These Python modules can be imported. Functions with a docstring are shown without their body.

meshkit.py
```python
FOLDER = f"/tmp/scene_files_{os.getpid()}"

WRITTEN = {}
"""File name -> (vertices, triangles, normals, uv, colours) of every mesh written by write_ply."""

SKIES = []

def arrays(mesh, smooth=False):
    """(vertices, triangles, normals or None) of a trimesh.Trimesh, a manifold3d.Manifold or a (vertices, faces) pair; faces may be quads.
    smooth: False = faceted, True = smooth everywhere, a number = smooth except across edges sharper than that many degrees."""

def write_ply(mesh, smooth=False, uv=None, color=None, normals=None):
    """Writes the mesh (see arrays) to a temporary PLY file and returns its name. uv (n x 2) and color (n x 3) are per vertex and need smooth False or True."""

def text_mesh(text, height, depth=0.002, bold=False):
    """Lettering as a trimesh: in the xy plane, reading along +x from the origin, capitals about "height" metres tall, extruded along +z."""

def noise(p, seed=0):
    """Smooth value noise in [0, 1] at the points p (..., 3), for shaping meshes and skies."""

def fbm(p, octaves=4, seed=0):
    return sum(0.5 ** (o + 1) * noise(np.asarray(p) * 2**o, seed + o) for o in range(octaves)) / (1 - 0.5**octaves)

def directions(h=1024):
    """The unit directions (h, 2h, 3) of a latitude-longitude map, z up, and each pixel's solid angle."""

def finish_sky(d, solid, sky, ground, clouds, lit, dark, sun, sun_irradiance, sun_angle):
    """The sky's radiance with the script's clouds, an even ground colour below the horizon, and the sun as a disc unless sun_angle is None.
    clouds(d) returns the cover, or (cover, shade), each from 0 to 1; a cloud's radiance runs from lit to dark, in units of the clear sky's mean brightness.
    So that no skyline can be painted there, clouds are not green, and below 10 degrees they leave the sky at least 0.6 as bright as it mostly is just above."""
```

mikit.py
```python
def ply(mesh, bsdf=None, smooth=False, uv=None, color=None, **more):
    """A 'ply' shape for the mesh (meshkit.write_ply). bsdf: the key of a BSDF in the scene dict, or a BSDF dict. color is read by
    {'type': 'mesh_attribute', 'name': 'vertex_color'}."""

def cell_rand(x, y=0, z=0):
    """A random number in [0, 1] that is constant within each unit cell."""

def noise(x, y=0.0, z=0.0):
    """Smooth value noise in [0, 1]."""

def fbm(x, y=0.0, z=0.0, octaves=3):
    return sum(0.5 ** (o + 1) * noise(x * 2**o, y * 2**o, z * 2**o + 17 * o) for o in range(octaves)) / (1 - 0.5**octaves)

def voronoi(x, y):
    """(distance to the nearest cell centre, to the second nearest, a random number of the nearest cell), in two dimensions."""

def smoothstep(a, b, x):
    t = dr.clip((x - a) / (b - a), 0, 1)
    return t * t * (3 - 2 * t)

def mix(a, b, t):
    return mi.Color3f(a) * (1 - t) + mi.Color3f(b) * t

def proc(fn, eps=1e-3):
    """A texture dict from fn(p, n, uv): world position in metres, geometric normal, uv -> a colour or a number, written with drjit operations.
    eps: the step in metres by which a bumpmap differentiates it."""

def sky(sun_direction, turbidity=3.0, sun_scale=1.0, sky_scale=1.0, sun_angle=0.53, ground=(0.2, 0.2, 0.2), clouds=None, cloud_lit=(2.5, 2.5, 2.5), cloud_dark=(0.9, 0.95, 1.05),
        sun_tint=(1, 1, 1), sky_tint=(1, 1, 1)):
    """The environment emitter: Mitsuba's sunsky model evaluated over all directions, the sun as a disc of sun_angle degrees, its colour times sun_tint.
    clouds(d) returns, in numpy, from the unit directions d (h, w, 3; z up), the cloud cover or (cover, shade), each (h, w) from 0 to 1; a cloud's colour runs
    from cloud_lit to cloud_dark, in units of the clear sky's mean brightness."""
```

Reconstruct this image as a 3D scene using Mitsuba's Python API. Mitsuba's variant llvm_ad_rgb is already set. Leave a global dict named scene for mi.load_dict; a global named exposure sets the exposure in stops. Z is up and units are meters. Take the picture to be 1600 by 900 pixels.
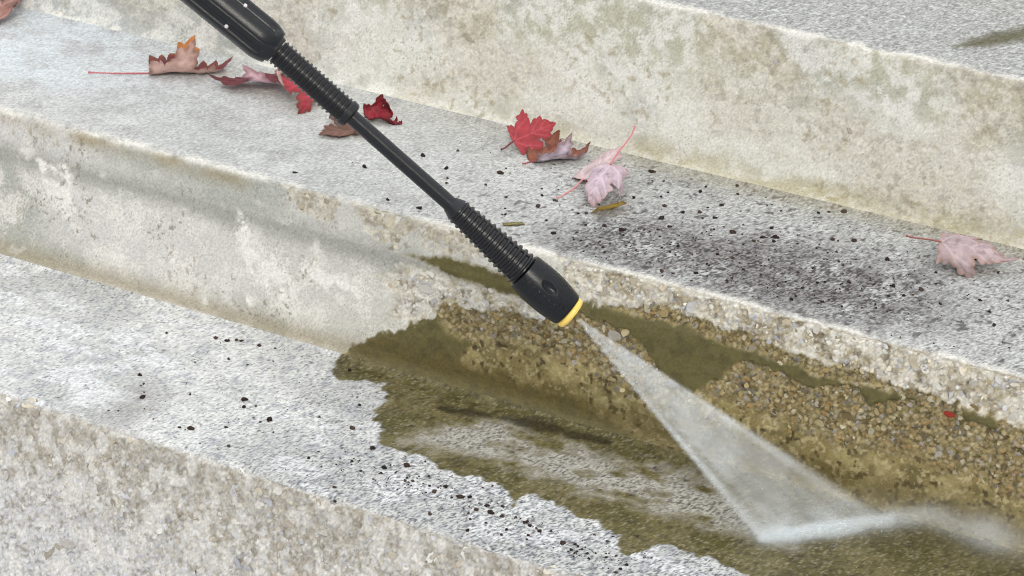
import math
import numpy as np
import trimesh
import drjit as dr
import mitsuba as mi
import meshkit, mikit
from scipy.spatial import Delaunay
import shapely
import manifold3d as m3

T4 = mi.ScalarTransform4f
scene, labels = {}, {}

# ------------------------------------------------------------------ camera, sky, exposure
CAM = np.array([1.3274, -2.2779, 1.1685])
PITCH, YAW, ROLL, FOV = 0.4328, -0.5276, 0.0247, 20.028
fw = np.array([math.sin(YAW) * math.cos(PITCH), math.cos(YAW) * math.cos(PITCH), -math.sin(PITCH)])
rt = np.array([math.cos(YAW), -math.sin(YAW), 0.0])
up = np.cross(rt, fw)
up = math.cos(ROLL) * up - math.sin(ROLL) * rt
scene['camera'] = {'type': 'thinlens', 'fov': FOV, 'fov_axis': 'x', 'aperture_radius': 0.0016, 'focus_distance': 2.74,
                   'near_clip': 0.1, 'far_clip': 60.0,
                   'to_world': T4().look_at(origin=CAM.tolist(), target=(CAM + fw).tolist(), up=up.tolist())}
scene['sky'] = mikit.sky((0.46, -0.62, 0.52), turbidity=3, sun_scale=0.30, sun_angle=16,
                         clouds=lambda d: (1.0 + 0 * d[..., 2], 1 - np.clip(d[..., 2], 0, 1)), cloud_lit=(3.3, 3.4, 3.52), cloud_dark=(0.95, 0.97, 1.0), sun_tint=(0.82, 0.96, 1.22))
exposure = 2.42

R_, T_ = 0.18, 0.2645          # riser height, tread depth
rng = np.random.default_rng(11)


# ------------------------------------------------------------------ helpers
def put(key, mesh, bsdf, smooth=False, color=None, **more):
    n, k = key, 1
    while n in scene:
        n = f'{key}_{k:03d}'
        k += 1
    scene[n] = mikit.ply(mesh, bsdf, smooth=smooth, color=color, **more)
    return n


def tag(key, label, cat=None, group=None, kind=None):
    labels[key] = {'label': label}
    if cat: labels[key]['category'] = cat
    if group: labels[key]['group'] = group
    if kind: labels[key]['kind'] = kind


def lin(c):
    c = np.asarray(c, float) / 255.0
    return np.where(c <= 0.04045, c / 12.92, ((c + 0.055) / 1.055) ** 2.4)


K_ALB = 0.74


def alb(r, g, b, k=K_ALB):
    return lin((r, g, b)) * k


def ss(a, b, x):
    t = np.clip((x - a) / (b - a), 0, 1)
    return t * t * (3 - 2 * t)


def nz(x, y, z=0.0, f=1.0, o=1, seed=0):
    """fbm of value noise at frequency f, 0..1"""
    x, y, z = np.broadcast_arrays(np.asarray(x, float), y, z)
    return meshkit.fbm(np.stack([x * f, y * f, z * f + 3.7 * seed], -1), octaves=o, seed=seed)


def sdf(poly, x, s):
    """signed distance to a polygon (negative inside)"""
    P = np.asarray(poly, float)
    d2 = np.full(x.shape, 1e9)
    ins = np.zeros(x.shape, bool)
    for (ax, ay), (bx, by) in zip(P, np.roll(P, -1, 0)):
        ex, ey = bx - ax, by - ay
        wx, wy = x - ax, s - ay
        t = np.clip((wx * ex + wy * ey) / (ex * ex + ey * ey + 1e-12), 0, 1)
        d2 = np.minimum(d2, (wx - ex * t) ** 2 + (wy - ey * t) ** 2)
        if by != ay:
            c = ((ay > s) != (by > s)) & (x < ax + (s - ay) * ex / (by - ay))
            ins ^= c
    return np.where(ins, -1, 1) * np.sqrt(d2)


def voro(x, y, seed=0):
    """distance to nearest / second cell centre and a random number of the cell"""
    ix, iy = np.floor(x).astype(np.int64), np.floor(y).astype(np.int64)
    f1, f2, w = np.full(x.shape, 9.0), np.full(x.shape, 9.0), np.zeros(x.shape)

    def h(a, b, c):
        v = (a * 374761393 + b * 668265263 + c * 2147483647 + seed * 144665) & 0xFFFFFFFF
        v = ((v ^ (v >> 13)) * 1274126177) & 0xFFFFFFFF
        return ((v ^ (v >> 16)) & 0xFFFFFF) / 16777215.0
    for a in (-1, 0, 1):
        for b in (-1, 0, 1):
            cx, cy = ix + a, iy + b
            d = np.hypot(cx + h(cx, cy, 1) - x, cy + h(cx, cy, 2) - y)
            f2 = np.where(d < f1, f1, np.minimum(f2, d))
            w = np.where(d < f1, h(cx, cy, 3), w)
            f1 = np.minimum(f1, d)
    return f1, f2, w


def mixc(a, b, t):
    return a * (1 - t[:, None]) + np.asarray(b) * t[:, None]

# ------------------------------------------------------------------ stains and worn areas, in metres on the unfolded steps (x along the step, s = depth + height)
POLY = {
"WET":[(0.035,-0.076),(0.001,-0.076),(-0.029,-0.078),(-0.06,-0.085),(-0.086,-0.091),(-0.089,-0.104),(-0.122,-0.121),(-0.16,-0.144),(-0.196,-0.17),(-0.206,-0.19),(-0.195,-0.215),(-0.176,-0.228),(-0.154,-0.213),(-0.133,-0.213),(-0.11,-0.242),(-0.101,-0.27),(-0.078,-0.297),(-0.065,-0.325),(-0.033,-0.327),(-0.008,-0.322),(0.012,-0.332),(0.038,-0.336),(0.06,-0.329),(0.075,-0.334),(0.095,-0.341),(0.114,-0.362),(0.113,-0.334),(0.136,-0.339),(0.165,-0.338),(0.193,-0.343),(0.224,-0.355),(0.232,-0.374),(0.25,-0.378),(0.26,-0.356),(0.273,-0.343),(0.313,-0.348),(0.357,-0.356),(0.386,-0.367),(0.673,-0.234),(0.646,-0.065),(0.572,-0.058),(0.522,-0.047),(0.483,-0.045),(0.437,-0.043),(0.385,-0.041),(0.326,-0.037),(0.245,-0.033),(0.198,-0.026),(0.152,-0.031),(0.117,-0.039),(0.074,-0.043)],
"STREAK":[(-0.128,-0.044),(-0.076,-0.035),(-0.023,-0.036),(0.022,-0.036),(0.077,-0.04),(0.078,-0.065),(0.034,-0.058),(-0.007,-0.057),(-0.045,-0.056),(-0.083,-0.051)],
"OLIVE1":[(-0.195,-0.215),(-0.196,-0.17),(-0.16,-0.144),(-0.122,-0.121),(-0.089,-0.104),(-0.074,-0.119),(-0.051,-0.124),(-0.062,-0.149),(-0.028,-0.156),(0.025,-0.154),(0.078,-0.154),(0.115,-0.165),(0.152,-0.176),(0.131,-0.195),(0.075,-0.199),(0.005,-0.208),(-0.049,-0.219),(-0.133,-0.213)],
"OLIVE2":[(0.034,-0.041),(0.077,-0.042),(0.146,-0.044),(0.202,-0.041),(0.258,-0.047),(0.327,-0.052),(0.386,-0.052),(0.437,-0.051),(0.405,-0.063),(0.394,-0.072),(0.374,-0.054),(0.335,-0.067),(0.296,-0.061),(0.258,-0.059),(0.246,-0.072),(0.223,-0.096),(0.209,-0.109),(0.182,-0.099),(0.161,-0.085),(0.133,-0.061),(0.078,-0.058)],
"OLIVE3":[(0.486,-0.047),(0.522,-0.049),(0.519,-0.058),(0.49,-0.058)],
"CLEAN":[(-0.046,-0.308),(-0.025,-0.257),(-0.002,-0.222),(0.025,-0.216),(0.066,-0.222),(0.146,-0.222),(0.228,-0.216),(0.317,-0.241),(0.365,-0.283),(0.316,-0.293),(0.214,-0.294),(0.145,-0.297),(0.086,-0.294),(0.027,-0.293),(-0.025,-0.306)],
"DARK1":[(-0.059,-0.227),(-0.024,-0.211),(0.012,-0.201),(0.014,-0.211),(-0.042,-0.231)],
"DARK2":[(0.015,-0.205),(0.047,-0.19),(0.09,-0.194),(0.13,-0.193),(0.134,-0.203),(0.082,-0.211),(0.032,-0.215)],
"SOIL":[(0.05,0.013),(0.029,0.076),(0.05,0.119),(0.099,0.122),(0.166,0.119),(0.232,0.144),(0.29,0.155),(0.362,0.148),(0.404,0.113),(0.414,0.06),(0.386,0.033),(0.327,0.019),(0.263,0.011),(0.188,0.023),(0.118,0.021)],
"GRAVELDRY":[(-0.157,-0.077),(-0.114,-0.054),(-0.075,-0.055),(-0.03,-0.057),(0.038,-0.061),(0.038,-0.079),(-0.029,-0.086),(-0.083,-0.092),(-0.113,-0.115),(-0.145,-0.116),(-0.133,-0.091)],
"UPPERGRAVEL":[(0.049,0.002),(0.149,0.003),(0.282,-0.0),(0.414,0.0),(0.565,0.002),(0.577,-0.103),(0.522,-0.049),(0.438,-0.044),(0.327,-0.04),(0.245,-0.034),(0.166,-0.031),(0.073,-0.038)],
"FLAKE1":[(-0.34,-0.04),(-0.326,-0.044),(-0.318,-0.094),(-0.313,-0.137),(-0.325,-0.148),(-0.331,-0.112)],
"FLAKE2":[(-0.31,-0.092),(-0.281,-0.088),(-0.257,-0.108),(-0.265,-0.136),(-0.298,-0.141),(-0.308,-0.121)],
"FLAKE3":[(-0.273,-0.086),(-0.208,-0.088),(-0.176,-0.087),(-0.184,-0.111),(-0.204,-0.113),(-0.224,-0.1)],
"FLAKE4":[(-0.605,-0.05),(-0.56,-0.047),(-0.554,-0.099),(-0.573,-0.115),(-0.594,-0.085)],
"NOSE1":[(-0.286,0.009),(-0.221,0.008),(-0.202,0.008),(-0.216,-0.028),(-0.256,-0.031)],
"NOSE2":[(-0.202,0.008),(-0.126,0.007),(-0.107,-0.006),(-0.137,-0.034),(-0.165,-0.037)],
"NOSE3":[(-0.118,0.005),(-0.033,0.003),(-0.031,-0.022),(-0.076,-0.03),(-0.106,-0.034)],
"T3STAIN":[(0.323,0.492),(0.338,0.541),(0.369,0.601),(0.392,0.578),(0.375,0.55),(0.349,0.514)],
"T1SMUDGE":[(-0.342,-0.42),(-0.347,-0.372),(-0.329,-0.342),(-0.3,-0.358),(-0.291,-0.403),(-0.305,-0.437)],
}


PAL_DRY = [(222, 218, 206), (198, 200, 208), (186, 192, 206), (206, 194, 170), (162, 150, 130), (238, 237, 232), (190, 176, 152), (176, 172, 168), (222, 213, 194), (150, 140, 122), (236, 234, 226), (206, 202, 204)]
PAL_WET = [(172, 153, 112), (192, 175, 134), (212, 200, 168), (152, 132, 94), (116, 104, 80), (178, 174, 168), (124, 124, 130), (228, 220, 198), (186, 152, 104), (100, 88, 66), (196, 190, 178), (164, 144, 104), (184, 166, 124), (206, 192, 156), (190, 188, 194), (176, 158, 118)]


def wobble(x, s):
    return 0.011 * (nz(x, s, 0, 30, 3, 5) - 0.5) + 0.011 * (nz(x, s * 0.7, 0, 150, 4, 6) - 0.5)


def inside(name, x, s, soft=0.002, wob=1.0, grow=0.0):
    return ss(soft, -soft, sdf(POLY[name], x, s) + wob * wobble(x, s) - grow)


# profile of the flight: y and z over s, rounded in the corners
_sg = np.arange(-1.2, 1.4, 0.0004)
_k = np.floor((_sg + R_) / (R_ + T_))
_r = _sg + R_ - _k * (R_ + T_)
_z = _k * R_ - R_ + np.minimum(_r, R_)
_y = _k * T_ + np.maximum(_r - R_, 0)
_cy, _cz = np.concatenate([[0], np.cumsum(_y)]) * 0.0004, np.concatenate([[0], np.cumsum(_z)]) * 0.0004
_se = np.append(_sg, _sg[-1] + 0.0004)


def profile(s):
    k = np.floor((s + R_) / (R_ + T_))
    r = s + R_ - k * (R_ + T_)
    d_in = np.minimum(np.abs(r), np.abs(r - R_ - T_))
    d_out = np.abs(r - R_)
    w = np.where(d_in < d_out, 0.020, 0.0075)
    w = np.minimum(w, np.maximum(0.0075, np.minimum(d_in, d_out) * 0 + w))

    low = s < -(2 * R_ + T_) + 0.09

    def at(c):
        return (np.interp(s + w, _se, c) - np.interp(s - w, _se, c)) / (2 * w)
    y, z = at(_cy), at(_cz)
    e = 0.0008
    yp, ym = (np.interp(s + e + w, _se, _cy) - np.interp(s + e - w, _se, _cy)), (np.interp(s - e + w, _se, _cy) - np.interp(s - e - w, _se, _cy))
    zp, zm = (np.interp(s + e + w, _se, _cz) - np.interp(s + e - w, _se, _cz)), (np.interp(s - e + w, _se, _cz) - np.interp(s - e - w, _se, _cz))
    ty, tz = yp - ym, zp - zm
    L = np.hypot(ty, tz) + 1e-12
    y, z = np.where(low, -T_, y), np.where(low, s + T_, z)
    return y, z, np.where(low, -1.0, -tz / L), np.where(low, 0.0, ty / L)          # normal (ny, nz): riser faces -y, tread faces +z


def masks(x, s):
    """what the concrete is at (x, s): which surface, where paste has worn off, where it is wet"""
    m = {}
    k = np.maximum(np.floor((s + R_) / (R_ + T_)), -1)
    r = s + R_ - k * (R_ + T_)
    m['k'], m['r'] = k, r
    m['riser'] = ss(R_ + 0.004, R_ - 0.004, r)
    m['nose'] = np.exp(-((r - R_ - 0.001) / 0.006) ** 2)
    m['foot'] = np.exp(-(np.minimum(r, R_ + T_ - r) / 0.022) ** 2)
    wet = np.maximum(inside('WET', x, s, 0.0018, 1.5), inside('STREAK', x, s, 0.003))
    m['wet'] = wet
    is1, is2, is3 = m['riser'] * (k == -1), m['riser'] * (k == 0), m['riser'] * (k == 1)
    m['is1'], m['is2'], m['is3'] = is1, is2, is3
    olive = np.maximum.reduce([inside('OLIVE1', x, s, 0.006, 1.0), inside('OLIVE2', x, s, 0.0015), inside('OLIVE3', x, s, 0.0015), inside('STREAK', x, s, 0.003)])
    m['olive'] = olive * wet
    patch = nz(x, s, 0, 16, 3, 21)
    g2 = is2 * np.maximum.reduce([
        wet * (1 - olive) * ss(-0.140, -0.100, s + 0.06 * (patch - 0.5)),
        0.9 * inside('GRAVELDRY', x, s, 0.006), inside('UPPERGRAVEL', x, s, 0.005),
        0.5 * inside('NOSE1', x, s, 0.003), 0.5 * inside('NOSE2', x, s, 0.003), 0.5 * inside('NOSE3', x, s, 0.003)]) * (1 - olive)
    g1 = is1 * ss(0.16, 0.34, nz(x, s, 0, 14, 3, 22) + 0.25 * (x > -0.3))
    g3 = is3 * 0.4 * ss(0.52, 0.66, nz(x, s, 0, 9, 3, 23))
    m['gravel'] = np.clip(np.maximum.reduce([g1, g2, g3]), 0, 1)
    fl = np.maximum.reduce([inside(n, x, s, 0.004, 2.0) for n in ('FLAKE1', 'FLAKE2', 'FLAKE3', 'FLAKE4')])
    fl = fl * ss(0.40, 0.52, nz(x, s, 0, 75, 5, 24))
    scat = 0.8 * ss(0.56, 0.72, nz(x, s, 0, 34, 6, 25)) * is2 * (1 - wet)
    m['flake'] = np.clip(np.maximum(fl, 0.7 * scat) * is2, 0, 1)
    return m


def gravel_cells(x, s):
    """two sizes of small stones set in the paste: (random number, roundness) of each"""
    wx, ws = 0.7 * nz(x, s, 0, 110, 1, 4), 0.7 * nz(x, s, 0, 110, 1, 14)
    f1, f2, w = voro(x * 165 + wx, s * 165 + ws, 1)
    g1, g2, w2 = voro(x * 340 + wx, s * 340 + ws, 2)
    return w, np.clip((f2 - f1) / 0.35, 0, 1) * np.clip(1.25 - f1 / 0.6, 0, 1), w2, np.clip((g2 - g1) / 0.4, 0, 1)


def height(x, s, m=None):
    m = m or masks(x, s)
    h = 0.0042 * (nz(x, s, 0, 5.0, 2, 1) - 0.5) + 0.0024 * (nz(x, s, 0, 26, 3, 2) - 0.5) + 0.0011 * (nz(x, s, 0, 150, 2, 3) - 0.5)
    w, stone, w2, stone2 = gravel_cells(x, s)
    g = m['gravel']
    ridge = 1 - np.abs(2 * nz(x * 1.5, s * 0.7, 0, 120, 3, 7) - 1)
    h = h + g * (-0.0034 + 0.0024 * stone * (0.3 + 0.7 * w) + 0.0012 * stone2 + 0.0020 * (ridge - 0.5) + 0.0012 * (nz(x, s, 0, 330, 2, 8) - 0.5))
    # rough treads: pits and grains
    tr = 1 - m['riser']
    pit = ss(0.70, 0.82, nz(x, s, 0, 210, 1, 9))
    h = h - tr * 0.0008 * pit + tr * 0.0004 * (nz(x, s, 0, 420, 1, 10) - 0.5)
    # form-board ridge along the dry riser, flaked paste
    h = h + m['is2'] * (1 - g) * 0.0016 * ss(0.004, -0.004, s + 0.044 + 0.006 * (nz(x, 0 * x, 0, 6, 2, 11) - 0.5)) * ss(-0.10, -0.05, s)
    h = h + m['flake'] * 0.0010
    # chipped nosings
    chip = ss(0.50, 0.72, nz(x, s * 0.4, 0, 55, 3, 12))
    deep = np.where(m['k'] == -1, 0.0075, np.where(m['k'] == 0, 0.0042, 0.0030))
    h = h - np.exp(-((m['r'] - R_) / 0.010) ** 2) * chip * deep
    h = h + (rng_hash(x, s) - 0.5) * 0.00045
    return h


def rng_hash(x, s, seed=0):
    a, b = np.round(x * 1e4).astype(np.int64), np.round(s * 1e4).astype(np.int64)
    v = (a * 374761393 + b * 668265263 + seed * 144665 + 12345) & 0xFFFFFFFF
    v = ((v ^ (v >> 13)) * 1274126177) & 0xFFFFFFFF
    return ((v ^ (v >> 16)) & 0xFFFFFF) / 16777215.0


def colour(x, s, m):
    n = len(x)
    big, mid, fine = nz(x, s, 0, 6, 3, 31), nz(x, s, 0, 38, 3, 32), nz(x, s, 0, 260, 2, 33)
    mot = nz(x, s, 0, 95, 3, 34)
    wn, wn2 = rng_hash(x, s, 1), rng_hash(x, s, 2)
    fine_t, mot_t = 0.5 * nz(x, s * 0.6, 0, 620, 1, 33) + 0.5 * (0.25 + 0.5 * wn2), nz(x, s * 0.6, 0, 150, 4, 34)      # sand grains stand up out of the treads
    wet_ = m['wet']
    # ---------------- treads
    c = np.tile(alb(206, 209, 210), (n, 1))
    k1, k0, kp = (m['k'] == -1) * 1.0, (m['k'] == 0) * 1.0, (m['k'] >= 1) * 1.0
    # lowest tread: bleached paste with grey grains showing
    t1 = np.tile(alb(243, 244, 242), (n, 1))
    t1 = mixc(t1, alb(196, 198, 196), ss(0.42, 0.60, nz(x * 0.6, s, 0, 13, 5, 62)) * 0.55)
    t1 = mixc(t1, alb(250, 252, 253), ss(0.56, 0.64, nz(x * 0.5, s, 0, 34, 4, 63)) * 0.8)
    t1 = mixc(t1, alb(186, 190, 197), ss(0.54, 0.70, mot_t) * 0.6)
    t1 = mixc(t1, alb(112, 116, 126), ss(0.55, 0.66, fine_t) * (0.30 + 0.5 * ss(-0.35, 0.05, x)))
    t1 = mixc(t1, alb(66, 66, 74), (wn2 > 0.955 - 0.09 * ss(-0.3, 0.05, x)) * 0.7)
    t1 = mixc(t1, alb(88, 90, 100), ss(0.60, 0.70, nz(x, s * 0.6, 0, 260, 2, 72)) * ss(-0.25, 0.05, x) * 0.6)
    t1 = mixc(t1, alb(156, 150, 146), 0.42 * inside('T1SMUDGE', x, s, 0.03, 3))
    t1 = mixc(t1, alb(60, 56, 60), ss(0.80, 0.88, nz(x, s, 0, 190, 1, 35)) * ss(0.45, 0.6, nz(x, s, 0, 14, 2, 36)) * 0.8)
    # middle tread
    t2 = np.tile(alb(210, 211, 208), (n, 1))
    t2 = mixc(t2, alb(228, 229, 226), ss(0.52, 0.66, nz(x * 0.6, s, 0, 22, 4, 64)) * 0.7)
    t2 = mixc(t2, alb(226, 233, 238), ss(-0.42, -0.75, x + 0.25 * (big - 0.5)) * ss(0.03, 0.12, s))
    t2 = mixc(t2, alb(186, 186, 184), ss(0.45, 0.7, mid) * 0.6)
    dirt = ss(-0.35, 0.20, x) * 0.85
    t2 = mixc(t2, alb(150, 150, 150), dirt * ss(0.44, 0.60, fine_t) * 0.9)
    t2 = mixc(t2, alb(84, 82, 86), (wn2 > 0.95) * ss(-0.5, 0.1, x) * 0.7)
    t2 = mixc(t2, alb(234, 236, 238), (rng_hash(x, s, 3) > 0.82) * 0.6)
    soil = ss(0.060, -0.05, -0.006 + sdf(POLY['SOIL'], x, s) + 0.05 * (nz(x, s, 0, 30, 5, 38) - 0.5))
    t2 = mixc(t2, alb(140, 136, 135), soil * ss(0.30, 0.60, nz(x, s * 0.7, 0, 45, 4, 65)) * 0.8)
    t2 = mixc(t2, alb(50, 45, 46), soil * ss(0.47, 0.62, 0.55 * nz(x, s * 0.6, 0, 420, 1, 39) + 0.45 * rng_hash(x, s, 4)) * 0.85)
    t2 = mixc(t2, alb(66, 58, 62), ss(0.70, 0.78, nz(x, s, 0, 170, 2, 40)) * ss(-0.30, 0.05, x) * 0.7)
    # upper treads
    t3 = np.tile(alb(198, 199, 196), (n, 1))
    t3 = mixc(t3, alb(144, 144, 143), ss(0.44, 0.62, fine_t) * 0.8)
    t3 = mixc(t3, alb(224, 226, 226), ss(0.58, 0.75, nz(x, s, 0, 300, 1, 41)) * 0.7)
    t3 = mixc(t3, alb(104, 100, 74), 0.9 * ss(0.012, -0.010, sdf(POLY['T3STAIN'], x, s) + 0.02 * (mid - 0.5)))
    c = t1 * k1[:, None] + t2 * k0[:, None] + t3 * kp[:, None] + c * (1 - k1 - k0 - kp)[:, None]
    # ---------------- risers
    r1 = np.tile(alb(214, 210, 201), (n, 1))
    r1 = mixc(r1, alb(240, 240, 238), ss(0.40, 0.62, nz(x * 1.3, s * 0.8, 0, 160, 4, 53)))
    r1 = mixc(r1, alb(178, 170, 154), ss(0.50, 0.66, nz(x * 1.3, s * 0.8, 0, 200, 4, 54)) * 0.8)
    r1 = mixc(r1, alb(190, 184, 170), np.exp(-((s + 0.465) / 0.030) ** 2) * 0.6)
    r1 = mixc(r1, alb(238, 241, 246), ss(-0.52, -0.60, s + 0.1 * (big - 0.5)) * ss(0.0, -0.3, x) * 0.75)
    r1 = mixc(r1, alb(128, 118, 100), ss(0.62, 0.72, fine) * 0.6)
    r2 = np.tile(alb(219, 218, 208), (n, 1))
    r2 = mixc(r2, alb(230, 228, 226), ss(0.0, -0.5, x) * 0.8)
    r2 = mixc(r2, alb(190, 192, 184), ss(0.42, 0.60, nz(x, s, 0, 9, 5, 57)) * 0.9)
    r2 = mixc(r2, alb(248, 245, 238), ss(0.46, 0.66, nz(x, s, 0, 34, 6, 58) + 0.12 * (wn - 0.5)) * 0.75 * ss(-0.055, -0.070, s))
    r2 = mixc(r2, alb(188, 180, 164), ss(0.56, 0.68, nz(x * 1.4, s * 0.8, 0, 150, 4, 59)) * ss(0.50, 0.62, nz(x, s, 0, 12, 3, 60)) * 0.8)
    r2 = mixc(r2, alb(170, 166, 154), np.exp(-((s + 0.046 + 0.006 * (nz(x, 0 * x, 0, 6, 2, 11) - 0.5)) / 0.0022) ** 2) * 0.5 * ss(0.0, -0.1, x))
    band = np.exp(-((s + 0.052 + 0.008 * (nz(x, 0 * x, 0, 7, 2, 42) - 0.5)) / 0.015) ** 2) * ss(0.05, -0.15, x)
    r2 = mixc(r2, alb(174, 175, 168), band * 0.9)
    r2 = mixc(r2, alb(168, 152, 116), np.exp(-((s + 0.009) / 0.010) ** 2) * ss(0.35, 0.6, nz(x, s, 0, 14, 3, 43)) * 0.75 * ss(-0.02, -0.15, x))
    r2 = mixc(r2, alb(166, 156, 130), np.exp(-((m['r'] - 0.008) / 0.016) ** 2) * 0.75)
    r2 = mixc(r2, alb(252, 250, 244), m['flake'])
    r2 = mixc(r2, alb(140, 130, 110), ss(0.66, 0.74, nz(x, s, 0, 260, 2, 44)) * ss(0.5, 0.6, nz(x, s, 0, 20, 2, 61)) * 0.7)
    r3 = np.tile(alb(236, 235, 224), (n, 1))
    r3 = mixc(r3, alb(196, 200, 200), ss(-0.25, -0.60, x) * 0.9)
    h3 = m['r'] / R_
    r3 = mixc(r3, alb(198, 196, 174), ss(0.50, 0.74, h3 + 0.7 * (nz(x, s, 0, 10, 5, 66) - 0.5)) * 0.85)
    r3 = mixc(r3, alb(186, 188, 182), ss(0.50, 0.70, nz(x, s, 0, 11, 6, 45) + 0.08 * (wn - 0.5)) * 0.85)
    r3 = mixc(r3, alb(248, 247, 238), np.exp(-((h3 - 0.32) / 0.22) ** 2) * ss(0.25, 0.60, mid) * ss(-0.5, -0.2, x) * 0.9)
    r3 = mixc(r3, alb(206, 199, 166), np.exp(-((h3 - 0.05) / 0.10) ** 2) * 0.75 * ss(-0.30, 0.05, x) * ss(0.30, 0.60, nz(x, s, 0, 20, 4, 73)))
    r3 = mixc(r3, alb(254, 253, 247), ss(0.40, 0.60, nz(x, s, 0, 60, 6, 55) + 0.14 * (wn2 - 0.5)) * 0.75)
    r3 = mixc(r3, alb(176, 162, 128), ss(0.58, 0.70, nz(x, s, 0, 170, 3, 46)) * ss(0.52, 0.66, nz(x, s, 0, 14, 3, 47)) * 0.55)
    gd = m['gravel'] * m['is2'] * (1 - wet_) * inside('GRAVELDRY', x, s, 0.006)
    for r_, d_ in ((r2, (120, 112, 96)), (r3, (128, 120, 100))):       # pin holes
        q_ = (wn2 > 0.972) * 0.55 * ss(0.40, 0.60, nz(x, s, 0, 40, 3, 67))
        r_ += (alb(*d_) - r_) * q_[:, None]
    ris = r1 * m['is1'][:, None] + r2 * m['is2'][:, None] + r3 * (m['riser'] - m['is1'] - m['is2'])[:, None]
    c = c * (1 - m['riser'])[:, None] + ris
    # worn bright nosings
    c = mixc(c, alb(250, 248, 240), m['nose'] * ss(0.30, 0.55, mid) * np.where(m['k'] == -1, 0.2, 0.95))
    # exposed aggregate: sandy paste between stones, pale paste left in rims
    g = m['gravel'] * (m['is2'] + 0.8 * m['is3'])
    c = mixc(c, alb(206, 192, 156), g * 0.85)
    c = mixc(c, alb(246, 241, 226), g * ss(0.50, 0.62, nz(x, s, 0, 70, 3, 48)))
    c = mixc(c, alb(120, 104, 72), g * ss(0.55, 0.66, nz(x, s, 0, 150, 2, 49)) * 0.9)
    c = mixc(c, alb(252, 250, 244), gd * ss(0.40, 0.55, nz(x, s, 0, 60, 5, 70)) * 0.9)
    c = mixc(c, alb(112, 96, 64), gd * ss(0.60, 0.68, nz(x, s, 0, 120, 3, 71)) * 0.9)
    w1, st1, w2, st2 = gravel_cells(x, s)
    gg = m['gravel'] * (1 - wet_) * (1 - 0.6 * gd) * (m['is1'] * 0.55 + m['is2'] + 0.5 * m['is3'])
    tone = np.array([alb(*q) for q in PAL_DRY])
    pick1, pick2 = tone[(w1 * 997).astype(int) % len(tone)], tone[(w2 * 991).astype(int) % len(tone)]
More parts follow.
